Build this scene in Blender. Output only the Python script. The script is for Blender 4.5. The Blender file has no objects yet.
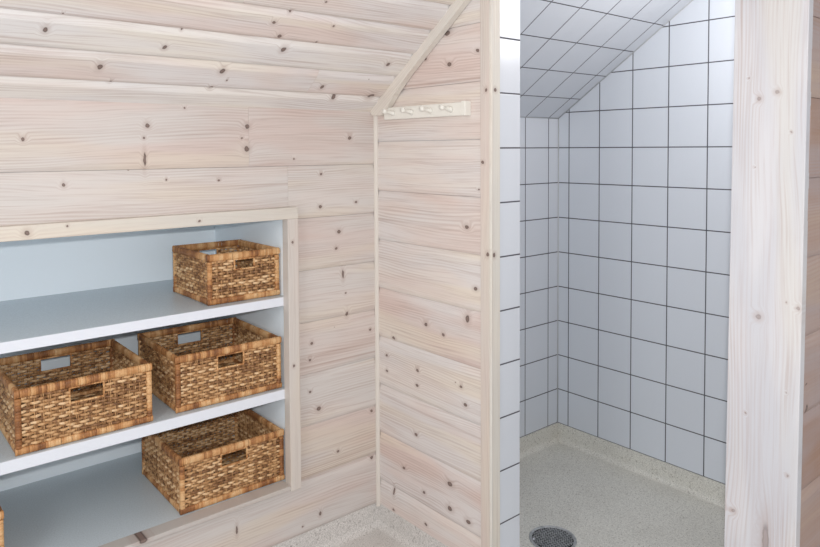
import bpy, bmesh, math, random
from mathutils import Vector, Matrix
random.seed(7)
sc = bpy.context.scene
COL = sc.collection

# ------------------------------------------------------------------ camera
YAW, PITCH, ROLL, FPX, CX, CY = 0.8742073, -0.0389449, -0.0054875, 687.942, 405.0406, 175.6061
CAM = Vector((-1.37038, -1.78479, 1.25563))
Fw = Vector((math.cos(YAW)*math.cos(PITCH), math.sin(YAW)*math.cos(PITCH), math.sin(PITCH)))
Rt = Vector((math.sin(YAW), -math.cos(YAW), 0))
Up = Rt.cross(Fw)
R2 = Rt*math.cos(ROLL) + Up*math.sin(ROLL)
U2 = -Rt*math.sin(ROLL) + Up*math.cos(ROLL)
cd = bpy.data.cameras.new('camera')
cam = bpy.data.objects.new('camera', cd); COL.objects.link(cam)
M = Matrix((R2, U2, -Fw)).transposed().to_4x4(); M.translation = CAM
cam.matrix_world = M
cd.sensor_fit = 'HORIZONTAL'; cd.sensor_width = 36; cd.lens = FPX/820*36
cd.shift_x = (410-CX)/820; cd.shift_y = (CY-273.5)/820
cd.clip_start = .02
sc.camera = cam

# ------------------------------------------------------------------ light and exposure
w = bpy.data.worlds.new('world'); sc.world = w; w.use_nodes = True
bg = w.node_tree.nodes['Background']
bg.inputs[0].default_value = (0.93, 0.96, 1.0, 1); bg.inputs[1].default_value = 0.90
def area(name, loc, target, size, power, color=(1, 1, 1)):
    l = bpy.data.lights.new(name, 'AREA'); l.shape = 'DISK'; l.size = size; l.energy = power; l.color = color
    o = bpy.data.objects.new(name, l); COL.objects.link(o); o.location = loc
    o.rotation_euler = (Vector(target)-Vector(loc)).to_track_quat('-Z', 'Y').to_euler()
    return o
# the camera's own flash, just above the lens
area('camera_flash', CAM + U2*0.055 + R2*0.012, CAM + Fw*2 + R2*.5 - U2*.35, 0.03, 17.0, (1.0, .99, .985))
# added unseen fill lights: a soft one behind the camera, one inside the shower
area('room_fill_light', (-2.3, -1.2, 1.6), (0, -.4, .5), 0.6, 7.0, (1.0, .985, .97))
pl = bpy.data.lights.new('shower_fill_light', 'POINT'); pl.energy = 7.5; pl.shadow_soft_size = .12; pl.color = (.98, .99, 1.0)
po = bpy.data.objects.new('shower_fill_light', pl); COL.objects.link(po); po.location = (.62, -.98, 1.72)
vs = sc.view_settings
vs.view_transform = 'Standard'; vs.look = 'None'; vs.exposure = 0.09; vs.gamma = 1.0; vs.use_curve_mapping = False

# ------------------------------------------------------------------ shared measures (metres)
L, T0, W, S = 0.5083, 0.119, 1.0391, 0.0655       # partition depth and thickness, shower back wall, shower knee wall
TILE, ZT = 0.15, 1.25645                           # tile size, height of one grout line
SLOPE, ZC = 0.73, 1.376                            # room ceiling: z = ZC - SLOPE*y
SK = math.sqrt(1+SLOPE*SLOPE)
SS, SZ = 0.68, 1.427                               # shower ceiling
SSK = math.sqrt(1+SS*SS)
YP0, YP1, XP = -1.112, -1.257, 0.11                # end board of the front wall
SF = -0.02                                         # shower floor level

# ------------------------------------------------------------------ node helpers
def mat(name, rough=.6, spec=.3):
    m = bpy.data.materials.new(name); m.use_nodes = True
    nt = m.node_tree; b = nt.nodes['Principled BSDF']
    b.inputs['Roughness'].default_value = rough
    b.inputs['Specular IOR Level'].default_value = spec
    return m, nt, b
class N:
    def __init__(s, nt): s.nt = nt
    def node(s, t, **k):
        n = s.nt.nodes.new(t)
        for a, b in k.items(): setattr(n, a, b)
        return n
    def put(s, sock, v):
        if v is None: return
        if isinstance(v, bpy.types.NodeSocket): s.nt.links.new(v, sock)
        else: sock.default_value = v
    def math(s, op, a, b=None, c=None, clamp=False):
        n = s.node('ShaderNodeMath', operation=op); n.use_clamp = clamp
        s.put(n.inputs[0], a); s.put(n.inputs[1], b); s.put(n.inputs[2], c)
        return n.outputs[0]
    def xyz(s, x, y, z=0.0):
        n = s.node('ShaderNodeCombineXYZ'); s.put(n.inputs[0], x); s.put(n.inputs[1], y); s.put(n.inputs[2], z)
        return n.outputs[0]
    def sep(s, v):
        n = s.node('ShaderNodeSeparateXYZ'); s.put(n.inputs[0], v); return n.outputs
    def noise(s, v, scale=1.0, detail=3.0, rough=.5, col=False):
        n = s.node('ShaderNodeTexNoise'); s.put(n.inputs['Vector'], v)
        n.inputs['Scale'].default_value = scale; n.inputs['Detail'].default_value = detail; n.inputs['Roughness'].default_value = rough
        return n.outputs[1 if col else 0]
    def ramp(s, f, stops, interp='LINEAR'):
        n = s.node('ShaderNodeValToRGB'); n.color_ramp.interpolation = interp
        e = n.color_ramp.elements
        while len(e) < len(stops): e.new(.5)
        for i, (p, c) in enumerate(stops):
            e[i].position = p; e[i].color = (c, c, c, 1) if isinstance(c, (int, float)) else (*c, 1)
        s.put(n.inputs[0], f); return n.outputs[0]
    def mix(s, f, a, b, mode='MIX'):
        n = s.node('ShaderNodeMix', data_type='RGBA', blend_type=mode)
        s.put(n.inputs[0], f)
        for i, v in ((6, a), (7, b)):
            if isinstance(v, tuple): v = (*v[:3], 1)
            s.put(n.inputs[i], v)
        return n.outputs[2]
    def smooth(s, v, a, b, lo=0.0, hi=1.0):
        n = s.node('ShaderNodeMapRange', interpolation_type='SMOOTHSTEP')
        s.put(n.inputs[0], v); n.inputs[1].default_value = a; n.inputs[2].default_value = b
        n.inputs[3].default_value = lo; n.inputs[4].default_value = hi
        return n.outputs[0]
    def bump(s, h, strength=.3, dist=.002):
        n = s.node('ShaderNodeBump'); n.inputs['Strength'].default_value = strength; n.inputs['Distance'].default_value = dist
        s.put(n.inputs['Height'], h); return n.outputs[0]

def knot_group():
    g = bpy.data.node_groups.new('knot', 'ShaderNodeTree')
    for nm in ('u', 'v', 'prev', 'cx', 'cy', 'rx', 'ry'):
        g.interface.new_socket(nm, in_out='INPUT', socket_type='NodeSocketFloat')
    g.interface.new_socket('d', in_out='OUTPUT', socket_type='NodeSocketFloat')
    n = N(g); i = n.node('NodeGroupInput').outputs; o = n.node('NodeGroupOutput')
    a = n.math('DIVIDE', n.math('SUBTRACT', i[0], i[3]), i[5])
    b = n.math('DIVIDE', n.math('SUBTRACT', i[1], i[4]), i[6])
    d = n.math('SQRT', n.math('ADD', n.math('MULTIPLY', a, a), n.math('MULTIPLY', b, b)))
    n.put(o.inputs[0], n.math('MINIMUM', d, i[2]))
    return g
KG = knot_group()

def wood(name, knots=(), pale=(.74, .70, .66), pink=(.68, .575, .53), grey=(.71, .69, .685), vertical=False, contrast=1.0, auto=True, rough=.55, knot=.95):
    m, nt, b = mat(name, rough, .25); n = N(nt)
    uv = n.node('ShaderNodeUVMap', uv_map='wall').outputs[0]
    at = n.node('ShaderNodeAttribute', attribute_name='tone').outputs['Color']
    u, v, _ = n.sep(uv); r1, r2, r3 = n.sep(at)
    if vertical: gu, gv = v, u
    else: gu, gv = u, v
    gu = n.math('ADD', gu, n.math('MULTIPLY', r1, 9.0))
    off = n.math('MULTIPLY', r2, 7.0)
    wob = n.noise(n.xyz(n.math('MULTIPLY', u, 70), n.math('MULTIPLY', v, 70), off), 1, 2)
    wob = n.math('SUBTRACT', wob, .5)
    ku = n.math('ADD', u, n.math('MULTIPLY', wob, .006)); kv = n.math('ADD', v, n.math('MULTIPLY', wob, .006))
    d = 99.0
    for k in knots:
        g = n.node('ShaderNodeGroup'); g.node_tree = KG
        n.put(g.inputs[0], ku); n.put(g.inputs[1], kv); n.put(g.inputs[2], d)
        for q in range(4): g.inputs[3+q].default_value = k[q]*(.8 if q > 1 else 1)
        d = g.outputs[0]
    # growth rings bend round the knots
    bend = n.smooth(d, 0.4, 5.0, .014, 0.0)
    big = n.noise(n.xyz(n.math('MULTIPLY', gu, 1.1), n.math('MULTIPLY', gv, 5), off), 1, 2)
    ph = n.math('ADD', n.math('ADD', gv, bend), n.math('MULTIPLY', big, .11))
    rings = n.math('SINE', n.math('MULTIPLY', ph, 2*math.pi/.0085))
    rings = n.math('POWER', n.math('ADD', n.math('MULTIPLY', rings, .5), .5), 2.2)
    fine = n.noise(n.xyz(n.math('MULTIPLY', gu, 5), n.math('MULTIPLY', ph, 230), off), 1, 4, .6)
    mid = n.noise(n.xyz(n.math('MULTIPLY', gu, 1.6), n.math('MULTIPLY', gv, 28), off), 1, 3)
    patch = n.noise(n.xyz(n.math('MULTIPLY', gu, 2.3), n.math('MULTIPLY', gv, 9), n.math('ADD', off, 3.1)), 1, 2)
    mask = n.smooth(n.noise(n.xyz(n.math('MULTIPLY', gu, 1.7), n.math('MULTIPLY', gv, 13), n.math('ADD', off, 5)), 1, 1), .42, .66)
    base = n.mix(n.smooth(n.math('ADD', n.math('MULTIPLY', mid, .6), n.math('MULTIPLY', r3, .55)), .38, .85), pale, pink)
    base = n.mix(n.math('MULTIPLY', n.smooth(patch, .38, .60), .8), base, grey)
    cream = n.noise(n.xyz(n.math('MULTIPLY', gu, 1.3), n.math('MULTIPLY', gv, 11), n.math('ADD', off, 12)), 1, 2)
    base = n.mix(n.math('MULTIPLY', n.smooth(cream, .5, .68), .55*contrast), base, (pale[0]*1.02, pale[1]*.98, pale[2]*.86))
    dark = n.math('MULTIPLY', n.math('MULTIPLY', rings, mask), .30*contrast)
    base = n.mix(dark, base, (.36, .225, .18))
    base = n.mix(n.math('MULTIPLY', n.smooth(fine, .45, .75), .40*contrast), base, (.36, .255, .22))
    streak = n.noise(n.xyz(n.math('MULTIPLY', gu, .9), n.math('MULTIPLY', gv, 75), n.math('ADD', off, 8)), 1, 2)
    base = n.mix(n.math('MULTIPLY', n.smooth(streak, .62, .8), .45*contrast), base, (.33, .20, .155))
    if knots:
        halo = n.smooth(d, 1.0, 3.4, .30, 0)
        base = n.mix(halo, base, (.36, .25, .21))
        kc = n.ramp(n.math('DIVIDE', d, 1.6), [(0, (.17, .12, .10)), (.3, (.22, .155, .135)), (.55, (.05, .03, .025)), (.75, (.16, .1, .085))])
        base = n.mix(n.math('MULTIPLY', n.smooth(d, 1.35, .7), knot), base, kc)
    if auto:    # tiny pin knots and nail marks
        vo = n.node('ShaderNodeTexVoronoi'); n.put(vo.inputs['Vector'], n.xyz(n.math('MULTIPLY', gu, 9), n.math('MULTIPLY', gv, 12), off)); vo.inputs['Scale'].default_value = 1
        pin = n.math('MULTIPLY', n.smooth(vo.outputs['Distance'], .035, .018), n.smooth(n.sep(vo.outputs['Color'])[0], .55, .6))
        base = n.mix(n.math('MULTIPLY', pin, .75), base, (.2, .13, .1))
    n.put(b.inputs['Base Color'], base)
    n.put(b.inputs['Normal'], n.bump(n.math('ADD', fine, n.math('MULTIPLY', rings, .3)), .12, .001))
    return m

def tile_mat(name, u0, v0, col=(.67, .715, .775), verticals=True):
    m, nt, b = mat(name, .22, .5); n = N(nt)
    u, v, _ = n.sep(n.node('ShaderNodeUVMap', uv_map='wall').outputs[0])
    def line(c, c0):
        f = n.math('FRACT', n.math('ADD', n.math('DIVIDE', n.math('SUBTRACT', c, c0), TILE), 100.5))
        return n.math('MULTIPLY', n.math('ABSOLUTE', n.math('SUBTRACT', f, .5)), TILE)
    dv = line(v, v0)
    dd = n.math('MINIMUM', line(u, u0), dv) if verticals else dv
    g = n.smooth(dd, .0017, .0024, 1, 0)
    mott = n.noise(n.xyz(n.math('MULTIPLY', u, 120), n.math('MULTIPLY', v, 120), 0.0), 1, 3)
    cell = n.node('ShaderNodeTexWhiteNoise', noise_dimensions='3D')
    n.put(cell.inputs['Vector'], n.xyz(n.math('FLOOR', n.math('DIVIDE', n.math('SUBTRACT', u, u0), TILE)), n.math('FLOOR', n.math('DIVIDE', n.math('SUBTRACT', v, v0), TILE)), 1.0))
    vary = n.math('ADD', n.math('MULTIPLY', cell.outputs[0], .035), n.math('MULTIPLY', mott, .05))
    c = n.mix(vary, col, (.45, .47, .51))
    c = n.mix(g, c, (.085, .085, .10))
    n.put(b.inputs['Base Color'], c)
    n.put(b.inputs['Roughness'], n.math('ADD', n.math('MULTIPLY', g, .6), .24))
    n.put(b.inputs['Normal'], n.bump(n.smooth(dd, .001, .004), .35, .0012))
    return m

def vinyl(name, a, b_, speck):
    m, nt, b = mat(name, .45, .35); n = N(nt)
    o = n.node('ShaderNodeTexCoord').outputs['Object']
    f1 = n.noise(o, 330, 2, .6); f2 = n.noise(o, 160, 2); f3 = n.noise(o, 5, 2)
    c = n.mix(n.smooth(f1, .40, .62), a, b_)
    c = n.mix(n.math('MULTIPLY', n.smooth(f2, .60, .68), .75), c, speck)
    c = n.mix(n.math('MULTIPLY', n.smooth(f3, .4, .7), .10), c, (.30, .28, .24))
    n.put(b.inputs['Base Color'], c)
    n.put(b.inputs['Normal'], n.bump(f2, .12, .001))
    return m

def laminate(name, col, rough=.4, amt=.12):
    m, nt, b = mat(name, rough, .4); n = N(nt)
    o = n.node('ShaderNodeTexCoord').outputs['Object']
    f = n.noise(o, 260, 3, .7)
    n.put(b.inputs['Base Color'], n.mix(n.math('MULTIPLY', n.smooth(f, .35, .7), amt), col, tuple(c*.6 for c in col)))
    n.put(b.inputs['Normal'], n.bump(f, .05, .0005))
    return m

def wicker(name, stops, wrap=None, rough=.5):
    m, nt, b = mat(name, rough, .35); n = N(nt)
    o = n.node('ShaderNodeTexCoord').outputs['Object']
    at = n.node('ShaderNodeAttribute', attribute_name='tone').outputs['Color']
    r1, r2, r3 = n.sep(at)
    f = n.noise(o, 90, 3, .6); f2 = n.noise(o, 420, 2)
    t = n.math('ADD', n.math('MULTIPLY', f, .5), n.math('MULTIPLY', r1, .6))
    t = n.math('ADD', t, n.math('MULTIPLY', n.math('SUBTRACT', f2, .5), .25))
    n.put(b.inputs['Base Color'], n.ramp(t, stops))
    n.put(b.inputs['Normal'], n.bump(f2, .3, .001))
    return m

# ------------------------------------------------------------------ mesh helpers
def finish(name, bm, m, parent=None, smooth=False, kind=None):
    me = bpy.data.meshes.new(name); bm.normal_update(); bm.to_mesh(me); bm.free()
    if m: me.materials.append(m)
    if smooth:
        for p in me.polygons: p.use_smooth = True
    o = bpy.data.objects.new(name, me); COL.objects.link(o)
    if parent: o.parent = parent
    if kind: o['kind'] = kind
    return o
def new_bm():
    bm = bmesh.new(); bm.loops.layers.uv.new('wall'); bm.loops.layers.float_color.new('tone'); return bm
def paint(bm, faces, tone=None, uvf=None):
    uvl = bm.loops.layers.uv['wall']; cl = bm.loops.layers.float_color['tone']
    for f in faces:
        for l in f.loops:
            if uvf: l[uvl].uv = uvf(l.vert.co)
            if tone: l[cl] = (*tone, 1)
def rt(): return (random.random(), random.random(), random.random())
def box(bm, a, b, tone=None, uvf=None, bevel=0.0):
    x0, y0, z0 = a; x1, y1, z1 = b
    t = bmesh.new()
    bmesh.ops.create_cube(t, size=1)
    for v in t.verts: v.co = Vector(((x0+x1)/2+v.co.x*(x1-x0), (y0+y1)/2+v.co.y*(y1-y0), (z0+z1)/2+v.co.z*(z1-z0)))
    if bevel: bmesh.ops.bevel(t, geom=t.edges[:], offset=bevel, segments=2, affect='EDGES', profile=.6)
    vm = {v: bm.verts.new(v.co) for v in t.verts}
    fs = [bm.faces.new([vm[v] for v in f.verts]) for f in t.faces]
    t.free()
    paint(bm, fs, tone or rt(), uvf)
    return fs
def prism(bm, poly, ext, tone=None, uvf=None):
    """poly: list of 3D points (planar), ext: extrusion vector"""
    a = [bm.verts.new(Vector(p)) for p in poly]; b = [bm.verts.new(Vector(p)+Vector(ext)) for p in poly]
    fs = [bm.faces.new(a), bm.faces.new(b[::-1])]
    for i in range(len(a)):
        j = (i+1) % len(a); fs.append(bm.faces.new([a[j], a[i], b[i], b[j]]))
    bmesh.ops.recalc_face_normals(bm, faces=fs)
    paint(bm, fs, tone or rt(), uvf)
    return fs
def tube(bm, pts, rx, ry, nrm, tone=None, seg=6, caps=True):
    """elliptic section swept along pts; ry along nrm, rx across"""
    nrm = Vector(nrm); rings = []; P = [Vector(p) for p in pts]
    for i, p in enumerate(P):
        t = (P[min(i+1, len(P)-1)]-P[max(i-1, 0)]).normalized()
        s = t.cross(nrm).normalized(); nn = s.cross(t).normalized()
        rings.append([bm.verts.new(p + s*rx*math.cos(2*math.pi*k/seg) + nn*ry*math.sin(2*math.pi*k/seg)) for k in range(seg)])
    fs = []
    for a, b in zip(rings, rings[1:]):
        for k in range(seg):
            fs.append(bm.faces.new([a[k], a[(k+1) % seg], b[(k+1) % seg], b[k]]))
    if caps: fs += [bm.faces.new(rings[0][::-1]), bm.faces.new(rings[-1])]
    paint(bm, fs, tone or rt())
    return fs
def empty(name, loc=(0, 0, 0), rz=0, **props):
    o = bpy.data.objects.new(name, None); COL.objects.link(o); o.location = loc; o.rotation_euler = (0, 0, rz)
    o.empty_display_size = .05
    for k, v in props.items(): o[k] = v
    return o

BEV = 1.0
def prof(v, lo, hi):
    dt = max(0.0, 1-(hi-v)/.022); db = max(0.0, 1-(v-lo)/.016)
    return -max(.0058*BEV*dt**1.3, .0045*db**2.2)
def boards(bm, segs, P, sides=True, gap=.0004):
    """segs: (u0,u1,lo,hi,vmin,vmax,tone). P(u,v,depth)->point. one moulded board each"""
    for (u0, u1, lo, hi, vmin, vmax, tone) in segs:
        lo_, hi_ = lo+gap, hi-gap
        vals = [lo_, lo_+.0008, lo_+.002, lo_+.0045, lo_+.008, lo_+.012, lo_+.016, (lo_+hi_)/2, hi_-.03, hi_-.022, hi_-.017, hi_-.012, hi_-.008, hi_-.004, hi_-.0015, hi_]
        vals = sorted(set([x for x in vals if vmin < x < vmax] + [max(lo_, vmin), min(hi_, vmax)]))
        pts = [(vals[0], -.018)] + [(v, prof(v, lo_, hi_)) for v in vals] + [(vals[-1], -.018)]
        ua, ub = u0+gap*.5, u1-gap*.5
        A = [bm.verts.new(P(ua, v, d)) for v, d in pts]; B = [bm.verts.new(P(ub, v, d)) for v, d in pts]
        uvl = bm.loops.layers.uv['wall']; cl = bm.loops.layers.float_color['tone']
        fs = []
        for i in range(len(pts)-1):
            f = bm.faces.new([A[i], B[i], B[i+1], A[i+1]]); fs.append(f)
            for l, (uu, vv) in zip(f.loops, ((ua, pts[i][0]), (ub, pts[i][0]), (ub, pts[i+1][0]), (ua, pts[i+1][0]))):
                l[uvl].uv = (uu, vv); l[cl] = (*tone, 1)
        for E_, uu in ((A, ua), (B, ub)):
            f = bm.faces.new(E_ if uu == ua else E_[::-1])
            for l in f.loops: l[cl] = (*tone, 1); l[uvl].uv = (uu, lo)

# ------------------------------------------------------------------ knot positions (wall metres)
K_ceil = [(-1.014,0.227,0.0056,0.0088),(-0.883,0.124,0.0065,0.0102),(-0.846,0.072,0.0034,0.0054),(-0.755,0.208,0.0051,0.0073),(-0.73,0.266,0.0027,0.0038),(-0.585,0.14,0.0075,0.0105),(-0.56,0.106,0.0027,0.0039),(-0.591,0.072,0.0054,0.0079),(-0.518,0.328,0.0052,0.0065),(-0.483,0.284,0.0065,0.0082),(-0.989,0.278,0.0019,0.0028),(-0.488,0.365,0.0042,0.0051),(-0.349,0.341,0.0035,0.0041),(-0.368,0.277,0.0035,0.0043),(-0.451,0.239,0.0079,0.0101),(-0.09,0.221,0.0071,0.0083),(-0.261,0.104,0.0066,0.0086),(-0.064,0.074,0.0113,0.0141),(-0.195,0.059,0.0077,0.0101),(-0.412,0.416,0.0032,0.0037)]
K_left = [(-1.026,1.283,0.0045,0.0051),(-0.942,1.174,0.0049,0.0052),(-0.74,1.319,0.0066,0.0066),(-0.75,1.287,0.0036,0.0036),(-0.749,1.232,0.0041,0.0205),(-0.46,1.321,0.0081,0.0073),(-0.476,1.289,0.0031,0.0028),(-0.462,1.258,0.0087,0.0095),(-0.694,1.178,0.0032,0.0031),(-0.547,1.172,0.0036,0.0033),(-0.641,1.368,0.0033,0.0032),(-0.105,1.291,0.007,0.0057),(-0.308,1.228,0.0034,0.003),(-0.214,1.179,0.0048,0.004),(-0.218,1.079,0.0065,0.0056),(-0.083,1.086,0.0055,0.0045),(-0.149,0.997,0.0076,0.0063),(-0.16,0.945,0.0052,0.0044),(-0.135,0.861,0.0046,0.0152),(-0.126,0.799,0.0039,0.0032),(-0.12,0.731,0.0054,0.009),(-0.03,0.665,0.005,0.004),(-0.254,0.661,0.0057,0.005),(-0.26,0.612,0.005,0.0043),(-0.261,0.513,0.005,0.0044),(-0.231,0.453,0.0088,0.0075),(-0.161,0.298,0.0057,0.0048),(-0.025,0.394,0.0062,0.005),(-0.026,0.237,0.0062,0.005),(-0.229,0.122,0.0044,0.0076),(-0.51,0.172,0.0037,0.014),(-0.292,0.104,0.0035,0.0031)]
K_part = [(-0.416,1.035,0.0087,0.0063),(-0.464,1.142,0.0038,0.0028),(-0.45,0.865,0.0085,0.0062),(-0.418,0.774,0.0088,0.0126),(-0.241,0.724,0.0091,0.0062),(-0.318,0.708,0.0068,0.0048),(-0.084,0.65,0.0081,0.0052),(-0.201,0.573,0.007,0.0047),(-0.199,0.526,0.0075,0.005),(-0.049,0.585,0.0067,0.0043),(-0.049,0.535,0.0068,0.0042),(-0.391,0.573,0.0065,0.0046),(-0.409,0.525,0.0081,0.0058),(-0.193,0.37,0.0085,0.0056),(-0.133,0.243,0.008,0.0052),(-0.344,0.271,0.0119,0.0084),(-0.229,0.201,0.0074,0.005),(-0.343,0.197,0.0111,0.0078),(-0.42,0.189,0.0104,0.0075),(-0.08,0.147,0.0052,0.0132),(-0.079,0.086,0.0062,0.004),(-0.237,0.104,0.0064,0.0044),(-0.338,1.586,0.0125,0.0086),(-0.245,1.522,0.0067,0.0044),(-0.459,1.524,0.0068,0.0049),(-0.347,1.497,0.0099,0.0069)]
K_post = [(-1.145,1.399,0.002,0.0021),(-1.166,1.355,0.0047,0.005),(-1.201,1.367,0.0046,0.0048),(-1.23,1.285,0.0019,0.002),(-1.161,1.213,0.0016,0.0017),(-1.174,0.901,0.0064,0.0067),(-1.228,0.94,0.0019,0.002),(-1.25,0.932,0.0037,0.0041),(-1.153,0.689,0.0021,0.0022),(-1.232,0.755,0.0015,0.0016),(-1.131,0.468,0.0051,0.0052),(-1.198,0.432,0.0078,0.0425),(-1.238,0.585,0.0028,0.0031)]
K_right = [(0.148,0.77,0.0053,0.0021),(0.155,0.716,0.0064,0.0125)]
K_case = [(-1.029,1.068,.007,.007),(-.943,1.078,.003,.003),(-.618,1.066,.004,.003),(-.335,.983,.004,.005),(-.335,.617,.004,.005),(-.484,1.218,.006,.005),(-.497,1.413,.005,.006),(.011,1.413,.006,.006),(-.502,.968,.006,.007),(.006,.966,.006,.007),(-.782,.257,.012,.008)]

M_ceil = wood('whitewashed_ceiling_boards', K_ceil)
M_left = wood('whitewashed_wall_boards', K_left, pale=(.635, .58, .545), pink=(.585, .475, .435), grey=(.60, .57, .545))
M_part = wood('whitewashed_partition_boards', K_part, pale=(.71, .655, .61), pink=(.65, .53, .485), grey=(.67, .64, .625))
M_right = wood('shade_browned_boards', K_right, pale=(.42, .32, .28), pink=(.33, .20, .14), grey=(.36, .29, .28), contrast=1.5)  # brown boards, with the weak grazing light painted into their colour
M_post = wood('white_end_board', K_post, pale=(.58, .58, .60), pink=(.56, .54, .56), grey=(.50, .505, .54), vertical=True, contrast=.8, auto=False, knot=.45)
M_case = wood('casing_wood', K_case, pale=(.68, .62, .54), pink=(.62, .53, .46), grey=(.60, .57, .52), contrast=.6, auto=False)
M_casev = wood('casing_wood_upright', K_case, pale=(.65, .58, .53), pink=(.60, .50, .45), grey=(.60, .56, .52), vertical=True, contrast=.6, auto=False)
M_trimk = wood('cream_corner_wood', K_case[-4:-1], pale=(.72, .68, .61), pink=(.68, .63, .56), grey=(.66, .64, .59), vertical=True, contrast=.4, auto=False)
M_trim9 = wood('ledge_wood', K_case[-1:], pale=(.56, .52, .48), pink=(.52, .45, .41), grey=(.52, .50, .48), contrast=.6, auto=False)
M_trim = wood('cream_trim_wood', (), pale=(.70, .65, .585), pink=(.66, .60, .53), grey=(.64, .61, .56), contrast=.4, auto=False)
M_tile_back = tile_mat('white_tiles_back', S-.05583, ZT)
M_tile_left = tile_mat('white_tiles_knee', W-.06667, ZT)
M_tile_end = tile_mat('white_tiles_end', 50.0, ZT, verticals=False)
M_tile_ceil = tile_mat('white_tiles_ceiling', W-.06667, .0555)
M_floor = vinyl('speckled_vinyl', (.52, .50, .475), (.72, .69, .665), (.32, .29, .27))
M_sfloor = vinyl('speckled_vinyl_shower', (.58, .575, .53), (.78, .775, .715), (.34, .32, .28))
M_panel = laminate('pale_blue_panel', (.88, .95, 1.0), .5, .03)
M_shelf = laminate('grey_white_laminate', (.62, .69, .735), .35, .35)
M_edge = laminate('white_edge_band', (.74, .77, .83), .4, .03)
M_rack = laminate('cream_paint', (.76, .74, .68), .45, .05)
M_sil, _nt, _b = mat('grey_sealant', .5); _b.inputs['Base Color'].default_value = (.50, .52, .54, 1)

# ------------------------------------------------------------------ knee wall (left), with the niche opening
XO, ZO0, ZO1 = -0.350, 0.2575, 1.052      # opening: right edge, bottom, top
XL = -2.6
def tn(a=.5, s=.5): return (random.random(), random.random(), min(1, max(0, a+s*(random.random()-.5)*2)))
bm = new_bm(); segs = []
gz = [0.0865-.0, .2465, .4065, .5665, .7265, .8865, 1.0465, 1.2065, 1.45]
gz[0] = .0865
tones = [.5, .75, .35, .55, .35, .6, .2, .7, .1]
for i in range(len(gz)-1):
    lo, hi = gz[i], gz[i+1]
    t = lambda: tn(tones[i], .08)
    if i == 0: segs.append((XL, 0, .078, hi, .078, 9, t()))
    elif i in range(1, 6): segs.append((XO+.02, 0, lo, hi, 0, 9, t()))
    elif i == 6:
        segs.append((XL, XO+.02, lo, hi, ZO1+.012, 9, tn(.2, .05))); segs.append((XO+.02, 0, lo, hi, 0, 9, tn(.2, .05)))
    else:
        for a, b_ in ((XL, -.455), (-.455, 0)): segs.append((a, b_, lo, hi, 0, 1.385, t()))
boards(bm, segs, lambda u, v, d: Vector((u, -d, v)))
# solid wall behind the boards, around the opening
for a, b_ in (((XL, .018, -.05), (0.0, S+.02, ZO0-.03)), ((XL, .018, ZO1+.03), (0.0, S+.02, 1.36)), ((XO+.05, .018, -.05), (0.0, S+.02, 1.3))):
    box(bm, a, b_)
finish('wall_left', bm, M_left, kind='structure')

# ------------------------------------------------------------------ partition wall (faces the camera)
zg = [.075] + [.16+.16*i for i in range(15)]
bm = new_bm(); segs = []
pt = [.5, .95, .6, .25, .85, .45, .6, .45, .5, .7, .35, .6, .4, .5, .4]
for i in range(len(zg)-1):
    lo, hi = zg[i], zg[i+1]
    if i == 0: lo = hi-.16
    ysplit = None
    segs.append((-L+.030, .0, lo, hi, .078, 9, tn(pt[i], .05)))
# the boards are cut off under the sloping ceiling
def PP(u, v, d): return Vector((-d if d > -.01 else .018, u, v))
def partition_boards():
    for (u0, u1, lo, hi, vmin, vmax, tone) in segs:
        ztop0 = ZC+.0   # ceiling at y=0
        if hi > ztop0-.0:      # shorten at the high end: board runs from opening side to where the ceiling meets it
            ycut = -(lo-ZC)/SLOPE
            u1 = min(u1, ycut)
        if u1 > u0: boards(bm, [(u0, u1, lo, hi, vmin, vmax, tone)], lambda u, v, d: Vector((-d, u, v)))
partition_boards()
finish('wall_partition', bm, M_part, kind='structure')
bm = new_bm()
ztop = 2.12
core = [(.018, -.005, -.05), (.018, -L, -.05), (.018, -L, ZC+SLOPE*L+.05), (.018, -.005, ZC+.05)]
prism(bm, core, (T0-.018, 0, 0), uvf=lambda c: (c.x, c.z))
finish('wall_partition_core', bm, M_tile_end, kind='structure')
# header over the shower opening
bm = new_bm()
box(bm, (0, YP0-.1, 2.0), (T0, -L, 2.35), uvf=lambda c: (c.y, c.z))
finish('wall_shower_header', bm, M_part, kind='structure')

# ------------------------------------------------------------------ sloping ceiling of the room
def PC(u, s, d):
    y = -s/SK; nrm = Vector((0, -SLOPE, -1)).normalized()
    return Vector((u, y, ZC+SLOPE*(s/SK))) + nrm*d
bm = new_bm(); segs = []
ct = [.12, .75, .12, .85, .5, .55, .3, .6, .4, .6, .3, .5, .4, .6, .3, .5]
xcuts = {1: [-.30], 4: [-.62], 3: [-1.7], 2: [-1.5], 5: [-.95], 6: [-.5]}
for i in range(16):
    lo, hi = -.03+.1*i, .07+.1*i
    cuts = [XL] + xcuts.get(i, []) + [0.0]
    for a, b_ in zip(cuts, cuts[1:]): segs.append((a, b_, lo, hi, -.004, 9, tn(ct[i], .12)))
BEV = 1.9
boards(bm, segs, PC)
BEV = 1.0
finish('ceiling', bm, M_ceil, kind='structure')
bm = new_bm()
e = PC(0, 1.57, 0)
box(bm, (XL, -3.6, e.z-.005), (2.4, e.y, e.z+.1), uvf=lambda c: (c.x, c.y))
finish('ceiling_flat', bm, M_ceil, kind='structure')

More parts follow.
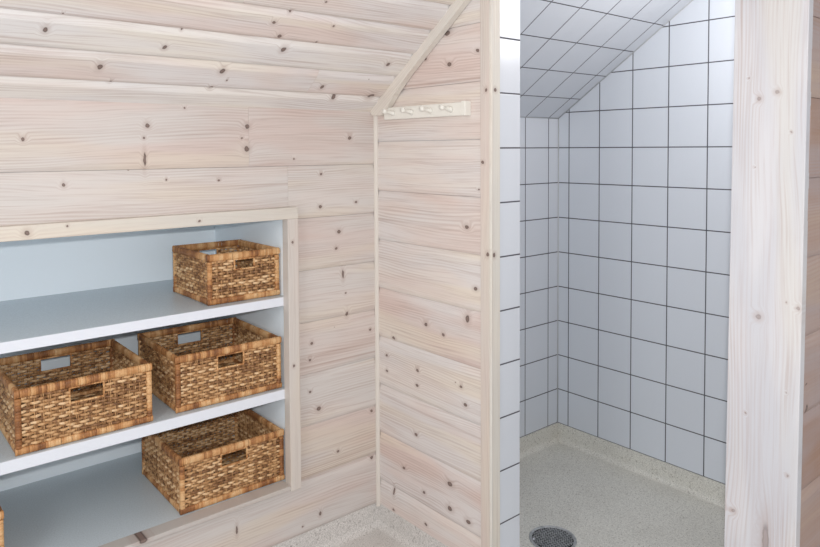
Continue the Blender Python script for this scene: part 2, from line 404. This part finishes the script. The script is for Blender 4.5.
# ------------------------------------------------------------------ shower: walls, ceiling
bm = new_bm()
box(bm, (W, YP0-.1, -.05), (W+.1, S+.1, 2.4), uvf=lambda c: (c.y, c.z))
finish('wall_shower_back', bm, M_tile_back, kind='structure')
bm = new_bm()
box(bm, (T0, S, -.05), (W, S+.1, SZ-SS*S+.03), uvf=lambda c: (c.x, c.z))
finish('wall_shower_knee', bm, M_tile_left, kind='structure')
bm = new_bm()
def PS(x, y): return (x, y, SZ-SS*y)
y1 = YP0
prism(bm, [PS(T0-.03, S+.03), PS(W, S+.03), PS(W, y1), PS(T0-.03, y1)], (0, .07, .1),
      uvf=lambda c: (c.x, -c.y*SSK))
finish('ceiling_shower', bm, M_tile_ceil, kind='structure')
# sealant in the shower's inner corners
bm = new_bm()
tube(bm, [(W-.001, S-.001, .05), (W-.001, S-.001, SZ-SS*S)], .0028, .0028, (1, 0, 0), seg=8)
tube(bm, [PS(T0, S-.001), PS(W, S-.001)], .0028, .0028, (0, 1, 0), seg=8)
tube(bm, [PS(W-.001, S), PS(W-.001, y1)], .0028, .0028, (1, 0, 0), seg=8)
finish('trim_4', bm, M_sil, smooth=True, kind='structure')

# ------------------------------------------------------------------ floors with coved edges
bm = new_bm(); box(bm, (XL, -3.6, -.1), (.018, .018, 0)); box(bm, (.018, -3.6, -.1), (2.4, YP0-.08, 0))
finish('floor', bm, M_floor, kind='structure')
bm = new_bm(); box(bm, (.018, YP0-.08, -.12), (W, S, SF))
finish('floor_shower', bm, M_sfloor, kind='structure')
def cove(name, a, b, inward, z0, z1, m, th=.005):
    """rounded skirting of the floor vinyl from a to b; inward = unit vector into the room"""
    bm = new_bm(); a = Vector(a); b = Vector(b); n = Vector(inward)
    pr = [(0, z1), (th, z1), (th, z0+.022)]
    for k in range(1, 7):
        t = k/6*math.pi/2; pr.append((th+.022*(1-math.cos(t)), z0+.022*(1-math.sin(t))))
    pr += [(th+.022, z0-.002), (0, z0-.002)]
    A = [bm.verts.new(Vector((a.x, a.y, 0))+n*p+Vector((0, 0, z))) for p, z in pr]
    B = [bm.verts.new(Vector((b.x, b.y, 0))+n*p+Vector((0, 0, z))) for p, z in pr]
    for i in range(len(pr)-1): bm.faces.new([A[i], A[i+1], B[i+1], B[i]])
    bm.faces.new(A); bm.faces.new(B[::-1]); bmesh.ops.recalc_face_normals(bm, faces=bm.faces[:])
    return finish(name, bm, m, kind='structure')
cove('baseboard_left', (XL, .018, 0), (.018, .018, 0), (0, -1, 0), 0, .078, M_floor, .014)
cove('baseboard_partition', (.018, .018, 0), (.018, -L, 0), (-1, 0, 0), 0, .078, M_floor, .014)
cove('baseboard_shower_back', (W, S, 0), (W, YP0, 0), (-1, 0, 0), SF, .0565, M_sfloor)
cove('baseboard_shower_knee', (T0, S, 0), (W, S, 0), (0, -1, 0), SF, .0565, M_sfloor)

# ------------------------------------------------------------------ front wall on the right and its end board
def lean(bm):      # the end of this wall is a little out of plumb
    for v in bm.verts: v.co.y += max(0, 1.3-v.co.z)*.0125
bm = new_bm(); segs = []
rg = [.058+.162*i for i in range(15)]
rtn = [.5, .7, .4, .95, .5, .3, .6, .8, .4, .6, .3, .5, .6, .4]
for i in range(len(rg)-1): segs.append((XP+.018, 2.3, rg[i], rg[i+1], 0, 2.34, tn(rtn[i], .1)))
boards(bm, segs, lambda u, v, d: Vector((u, YP1+.006+(-d), v)))
box(bm, (XP+.022, YP1+.02, -.05), (2.3, YP0, 2.3), uvf=lambda c: (c.x, c.z))
lean(bm); finish('wall_right', bm, M_right, kind='structure')
bm = new_bm(); box(bm, (XP, YP1, 0.0), (XP+.022, YP0, 2.3), tone=(.3, .4, .4), uvf=lambda c: (c.y, c.z), bevel=.002)
lean(bm); finish('trim_1', bm, M_post, kind='structure')

# ------------------------------------------------------------------ casings and mouldings
# partition edge: casing on the front and on the end
bm = new_bm()
ZCT = ZC+SLOPE*L
box(bm, (-.007, -L, .0), (.016, -.4755, ZCT), tone=(.2, .5, .5), uvf=lambda c: (c.y, c.z), bevel=.0015)
o = finish('trim_2', bm, M_casev, kind='structure')
bm = new_bm()
box(bm, (-.007, -L-.009, .0), (-.001, -L-.0002, ZCT), tone=(.6, .1, .0), uvf=lambda c: (c.x, c.z), bevel=.0015)
box(bm, (.0005, -L-.006, .0), (.030, -L-.0002, ZCT), tone=(.8, .2, .1), uvf=lambda c: (c.x, c.z), bevel=.001)
finish('trim_3', bm, M_trimk, kind='structure')
# corner moulding between knee wall and partition
bm = new_bm()
pr = [(0, 0)] + [(-.013+.013*math.sin(a)*0-.0*a, 0) for a in ()] 
poly = [(.006, .006, .07)]+[(-.010*math.cos(t), -.010*math.sin(t), .07) for t in [k/6*math.pi/2 for k in range(7)]]
prism(bm, poly, (0, 0, 1.31), tone=(.3, .3, .1))
finish('trim_5', bm, M_trim, kind='structure')
# sloping batten along the ceiling on the partition
bm = new_bm()
def SB(s, off, x): # point along slope s, off below the ceiling plane
    y = -s/SK; z = ZC+SLOPE*(s/SK)
    n_ = Vector((0, -SLOPE, -1)).normalized()
    p = Vector((0, y, z))+n_*off; return (x, p.y, p.z)
s1 = (L)*SK
prism(bm, [SB(.0, -.004, -.024), SB(s1, -.004, -.024), SB(s1, .026, -.024), SB(.22, .027, -.024), SB(.14, .032, -.024), SB(.10, .040, -.024), SB(.06, .046, -.024), SB(.035, .044, -.024), SB(.0, .014, -.024)], (.021, 0, 0),
      tone=(.7, .6, .2), uvf=lambda c: (-c.y*SK, c.z-SLOPE*c.y*-1))
finish('trim_6', bm, M_trim, kind='structure')
# casing round the niche opening
CT = .030
bm = new_bm()
box(bm, (XL, -CT, ZO1), (XO+.036, .0015, ZO1+.034), tone=(.2, .9, .15), uvf=lambda c: (c.x, c.z), bevel=.002)
finish('trim_7', bm, M_case, kind='structure')
bm = new_bm()
box(bm, (XO, -CT-.001, ZO0-.016), (XO+.036, .0015, ZO1), tone=(.7, .1, .4), uvf=lambda c: (c.x, c.z), bevel=.002)
finish('trim_8', bm, M_casev, kind='structure')
bm = new_bm()
box(bm, (XL, -CT, ZO0-.011), (XO, .0165, ZO0+.0012), tone=(.4, .8, .5), uvf=lambda c: (c.x, c.z), bevel=.002)
finish('trim_9', bm, M_trim9, kind='structure')

# ------------------------------------------------------------------ built-in shelving in the niche
NX, NB = -.336, .50
unit = empty('built_in_shelving', (-1.2, .25, ZO0), label='white open shelving with pale blue back panel built into the knotty knee wall', category='shelving')
off = Vector((1.2, -.25, -ZO0))
def upart(name, a, b, m, parent=unit, bevel=.0008):
    bm = new_bm(); box(bm, Vector(a)+off, Vector(b)+off, bevel=bevel); return finish(name, bm, m, parent)
upart('back_panel', (XL, NB, ZO0-.02), (NX+.018, NB+.012, ZO1+.03), M_panel)
upart('side_panel', (NX, .002, ZO0-.02), (NX+.018, NB, ZO1+.03), M_panel)
upart('side_panel', (XL-.018, .002, ZO0-.02), (XL, NB, ZO1+.03), M_panel)
upart('top_panel', (XL, .002, ZO1+.012), (NX, NB, ZO1+.03), M_panel)
upart('bottom_panel', (XL, .002, ZO0-.02), (NX, NB, ZO0), M_shelf)
for z, th in ((.818, .026), (.541, .029)):
    s = upart('shelf', (XL, .005, z-th), (NX, NB, z), M_shelf)
    bm = new_bm(); box(bm, Vector((XL, .001, z-th))+off, Vector((NX-.008, .005, z))+off, bevel=.001)
    e = finish('edge_band', bm, M_edge, s); e['label'] = 'white front edge band'

# ------------------------------------------------------------------ wicker baskets
ST = [(.0, (.05, .024, .011)), (.25, (.21, .10, .042)), (.45, (.43, .23, .10)), (.70, (.61, .37, .18)), (.95, (.78, .56, .34))]
M_weave = wicker('woven_rattan', ST)
M_wrap = wicker('wrapped_rattan', [(.0, (.08, .03, .012)), (.3, (.30, .125, .045)), (.55, (.50, .24, .09)), (.8, (.64, .37, .17)), (1, (.74, .50, .27))])
def wrapped_bar(bm, a, b, rx, ry, nrm, pitch=.0058):
    """a bar bound with cane: each turn is a small bulge with a tone of its own"""
    a = Vector(a); b = Vector(b); ln = (b-a).length; n_ = max(2, int(ln/pitch)); nrm = Vector(nrm)
    t = (b-a).normalized(); s = t.cross(nrm).normalized(); seg = 10
    base = random.random()
    for i in range(n_):
        base = min(1, max(0, base+random.uniform(-.5, .5)))
        tone = (base, random.random(), random.random())
        lean = random.uniform(-.15, .15)*pitch
        rings = []
        for q, sc_ in ((0, .90), (.25, 1.0), (.75, 1.0), (1, .90)):
            c = a+t*((i+q)*ln/n_)
            ring = []
            for k in range(seg):
                an = 2*math.pi*(k+.5)/seg; ca, sa = math.cos(an), math.sin(an)
                f = 1/(abs(ca)**4+abs(sa)**4)**.25      # rounded rectangle
                ring.append(bm.verts.new(c + s*rx*sc_*ca*f + nrm*ry*sc_*sa*f + t*lean*sa))
            rings.append(ring)
        fs = []
        for A, B in zip(rings, rings[1:]):
            for k in range(seg): fs.append(bm.faces.new([A[k], A[(k+1) % seg], B[(k+1) % seg], B[k]]))
        if i in (0, n_-1):
            fs.append(bm.faces.new(rings[0][::-1] if i == 0 else rings[-1]))
        paint(bm, fs, tone)
def weave_panel(wd, z0, z1, P, nrm, hole=None, rows=None, pitch=.0080, stake=.0150):
    """P(a, z, n)->point; a runs 0..wd. Horizontal strands pass in front of and behind upright stakes."""
    bm = new_bm()
    ns = max(4, round(wd/stake)); sp = wd/ns
    nr = max(3, round((z1-z0)/pitch)); rp = (z1-z0)/nr
    up = P(0, 1, 0)-P(0, 0, 0)
    for i in range(1, ns):
        a = i*sp
        spans = [(z0, z1)]
        if hole and hole[0]-.004 < a < hole[1]+.004: spans = [(z0, hole[2]), (hole[3], z1)]
        for s0, s1_ in spans:
            if s1_-s0 < .004: continue
            for dx in (-.0022, .0022):
                tube(bm, [P(a+dx, s0, 0), P(a+dx, s1_, 0)], .0019, .0017, nrm, (random.random()*.6, 0, 0), seg=5, caps=False)
    for k in range(nr):
        z = z0+(k+.5)*rp
        spans = [(0, wd)]
        if hole and hole[2]-rp*.35 < z < hole[3]+rp*.35: spans = [(0, hole[0]), (hole[1], wd)]
        for a0, a1 in spans:
            m_ = max(3, int((a1-a0)/sp*4)); pts = []
            jit = random.uniform(-.0006, .0006)
            for j in range(m_+1):
                a = a0+(a1-a0)*j/m_
                pts.append(P(a, z+jit+.0007*math.sin(a*90+k*2), (.0031)*math.cos(math.pi*a/sp+k*math.pi)))
            fs = tube(bm, pts, rp*.47, .0019, nrm, (random.random(), 0, 0), seg=6, caps=True)
            cl = bm.loops.layers.float_color['tone']; tv = random.random()
            for q, f in enumerate(fs):
                if q % 12 == 0: tv = min(1, max(0, tv+random.uniform(-.4, .4)))
                for l in f.loops: l[cl] = (tv, 0, 0, 1)
    return bm
def make_basket(name, w_, d_, h_, hw=.078, hh=.034, back_hole=True):
    """origin at the centre of the base; front faces -y"""
    root = empty(name)
    rim, post, foot, th = .0105, .0075, .0090, .0068
    X, Y = w_/2-th, d_/2-th
    def part(nm, bm, m, sm=True): return finish(nm, bm, m, root, smooth=sm)
    zr = h_-rim
    # rims
    for nm, a, b, nr in (('rim', (-X-th, -Y, zr), (X+th, -Y, zr), (0, -1, 0)), ('rim', (-X-th, Y, zr), (X+th, Y, zr), (0, 1, 0)),
                         ('rim', (-X, -Y, zr), (-X, Y, zr), (-1, 0, 0)), ('rim', (X, -Y, zr), (X, Y, zr), (1, 0, 0))):
        bm = new_bm(); wrapped_bar(bm, a, b, rim*.98, th*.95, nr); part(nm, bm, M_wrap)
    for a, b, nr in (((-X-th, -Y, foot), (X+th, -Y, foot), (0, -1, 0)), ((-X-th, Y, foot), (X+th, Y, foot), (0, 1, 0)),
                     ((-X, -Y, foot), (-X, Y, foot), (-1, 0, 0)), ((X, -Y, foot), (X, Y, foot), (1, 0, 0))):
        bm = new_bm(); wrapped_bar(bm, a, b, foot*.96, th*.9, nr); part('bottom_band', bm, M_wrap)
    for sx in (-1, 1):
        for sy in (-1, 1):
            bm = new_bm(); wrapped_bar(bm, (sx*(X-.001), sy*(Y-.001), .016), (sx*(X-.001), sy*(Y-.001), h_-.022), post, post, (0, sy, 0), .007)
            part('corner_post', bm, M_wrap)
    z0, z1 = foot*2-.001, h_-2*rim+.001
    hz1 = z1-.004; hz0 = hz1-hh
    wa = 2*(X-post)
    hole = (wa/2-hw/2, wa/2+hw/2, hz0, hz1)
    for sy in (-1, 1):
        P = lambda a, z, n_, sy=sy: Vector((-(X-post)+a, sy*(Y+n_), z))
        pn = part('woven_panel', weave_panel(wa, z0, z1, P, (0, sy, 0), hole if sy < 0 or back_hole else None), M_weave)
        if sy > 0 and not back_hole: continue
        # binding of the hand hole
        bm = new_bm(); x0 = -hw/2; x1 = hw/2; yy = sy*Y
        for a, b in (((x0-.003, yy, hz0-.001), (x1+.003, yy, hz0-.001)), ((x0-.003, yy, hz1+.002), (x1+.003, yy, hz1+.002)), ((x0-.001, yy, hz0), (x0-.001, yy, hz1)), ((x1+.001, yy, hz0), (x1+.001, yy, hz1))):
            wrapped_bar(bm, a, b, .0024, .0040, (0, sy, 0), .006)
        finish('handle_binding', bm, M_wrap, pn, smooth=True)
    wb = 2*(Y-post)
    for sx in (-1, 1):
        P = lambda a, z, n_, sx=sx: Vector((sx*(X+n_), -(Y-post)+a, z))
        part('woven_panel', weave_panel(wb, z0, z1, P, (sx, 0, 0)), M_weave)
    P = lambda a, z, n_: Vector((-X+a, -Y+z, .008+n_*.6))
    bm = weave_panel(2*X, 0, 2*Y, P, (0, 0, 1), None, pitch=.013, stake=.024)
    part('woven_base', bm, M_weave)
    return root
def copy_tree(o, parent=None):
    c = o.copy(); COL.objects.link(c)
    if parent: c.parent = parent
    for ch in list(o.children): copy_tree(ch, c)
    return c
GB = 'wicker baskets on the niche shelves'
big = make_basket('wicker_basket', .321, .320, .156)
big.location = (-1.058+.1615, .011+.16, .5412); big.rotation_euler[2] = 0.0
big['label'] = 'rectangular brown wicker basket on the middle shelf, left one of its pair'; big['category'] = 'basket'; big['group'] = GB
for loc, rz, lab in (((-.5065, .178, .5412), -.02, 'rectangular brown wicker basket on the middle shelf, right one of its pair beside the casing'),
                     ((-1.2415, .19, .2577), 0, 'brown wicker basket cut off by the left edge, on the bottom shelf')):
    c = copy_tree(big); c.location = loc; c.rotation_euler[2] = rz; c['label'] = lab
solo = make_basket('wicker_basket', .321, .320, .156, back_hole=False)
solo.location = (-.5015, .178, .2577); solo.rotation_euler[2] = -.012
solo['label'] = 'rectangular brown wicker basket on the bottom shelf, standing in the right corner'; solo['category'] = 'basket'; solo['group'] = GB
sm = make_basket('wicker_basket', .228, .262, .144, .060, .026)
sm.location = (-.4555, .032+.131, .8182)
sm['label'] = 'small brown wicker basket alone on the top shelf'; sm['category'] = 'basket'; sm['group'] = GB

# ------------------------------------------------------------------ peg rail on the partition
RY0, RY1, RZ = -.430, -.062, 1.3665
rack = empty('coat_rack', (-.0, -.25, RZ), label='short cream painted rail with four pegs, screwed to the boarded partition', category='coat rack')
bm = new_bm(); box(bm, (-.016, RY0+.25, -.019), (.0, RY1+.25, .019), bevel=.003)
finish('rail', bm, M_rack, rack)
bm = new_bm(); box(bm, (-.024, RY0+.25-.004, -.020), (.0, RY0+.25+.012, .021), bevel=.002)
finish('end_block', bm, M_rack, rack)
for py in (-.110, -.198, -.284, -.369):
    bm = new_bm(); y = py+.25
    prof_ = [(0, .0085), (.004, .0085), (.006, .0055), (.026, .0050), (.030, .0075), (.036, .0085), (.040, .007), (.0415, .0)]
    rings = []
    for dx, r in prof_[:-1]:
        rings.append([bm.verts.new((-.016-dx, y+r*math.cos(2*math.pi*k/14), r*math.sin(2*math.pi*k/14)+dx*.15)) for k in range(14)])
    for A, B in zip(rings, rings[1:]):
        for k in range(14): bm.faces.new([A[k], A[(k+1) % 14], B[(k+1) % 14], B[k]])
    bm.faces.new(rings[-1][::-1]); bm.faces.new(rings[0])
    bmesh.ops.recalc_face_normals(bm, faces=bm.faces[:])
    finish('peg', bm, M_rack, rack, smooth=True)

# ------------------------------------------------------------------ floor drain
M_steel, nt, b = mat('dull_steel', .42, .5); n = N(nt)
b.inputs['Metallic'].default_value = .85
o_ = n.node('ShaderNodeTexCoord').outputs['Object']
n.put(b.inputs['Base Color'], n.mix(n.smooth(n.noise(o_, 60, 3), .35, .7), (.62, .63, .63), (.38, .39, .39)))
M_dark, nt, b = mat('drain_shade', .7); b.inputs['Base Color'].default_value = (.02, .02, .02, 1)  # near-black colour standing in for the shade inside the drain
dr = empty('floor_drain', (.405, -.404, SF), label='round steel floor drain with perforated grate in the shower floor', category='drain')
def lathe(pr, seg=48):
    bm = new_bm(); rings = []
    for r, z in pr: rings.append([bm.verts.new((r*math.cos(2*math.pi*k/seg), r*math.sin(2*math.pi*k/seg), z)) for k in range(seg)])
    for A, B in zip(rings, rings[1:]):
        for k in range(seg): bm.faces.new([A[k], A[(k+1) % seg], B[(k+1) % seg], B[k]])
    return bm
bm = lathe([(.077, .0), (.0765, .0025), (.0745, .0035), (.0725, .003), (.0685, .0015), (.067, .001), (.067, .0)])
bmesh.ops.recalc_face_normals(bm, faces=bm.faces[:])
finish('rim_ring', bm, M_steel, dr, smooth=True)
bm = new_bm(); cs = .0112; R = .0685
for i in range(-8, 9):
    for j in range(-8, 9):
        ox = (cs/2 if j % 2 else 0); x = i*cs+ox; y = j*cs
        if math.hypot(x, y) > R-.004: continue
        q = []
        for k in range(8):
            an = math.pi/4*k+math.pi/8
            sx, sy = math.cos(an), math.sin(an)
            f = 1/max(abs(sx), abs(sy))
            q.append((bm.verts.new((x+sx*f*cs/2, y+sy*f*cs/2, .0018)), bm.verts.new((x+sx*.0040, y+sy*.0040, .0018)), bm.verts.new((x+sx*.0040, y+sy*.0040, .0004))))
        for k in range(8):
            a_, b_ = q[k], q[(k+1) % 8]
            bm.faces.new([a_[0], b_[0], b_[1], a_[1]]); bm.faces.new([a_[1], b_[1], b_[2], a_[2]])
finish('grate', bm, M_steel, dr)
bm = new_bm(); bmesh.ops.create_circle(bm, cap_ends=True, radius=.068, segments=40)  # flat disc as painted shade behind the grate holes
for v in bm.verts: v.co.z = .0005
finish('drain_shade_disc', bm, M_dark, dr)
bm = lathe([(.0, .0), (.0035, .0), (.0035, .0042), (.002, .005), (.0001, .005)], 12)
for v in bm.verts: v.co.x -= .050; v.co.y += .038
finish('screw', bm, M_edge, dr, smooth=True)
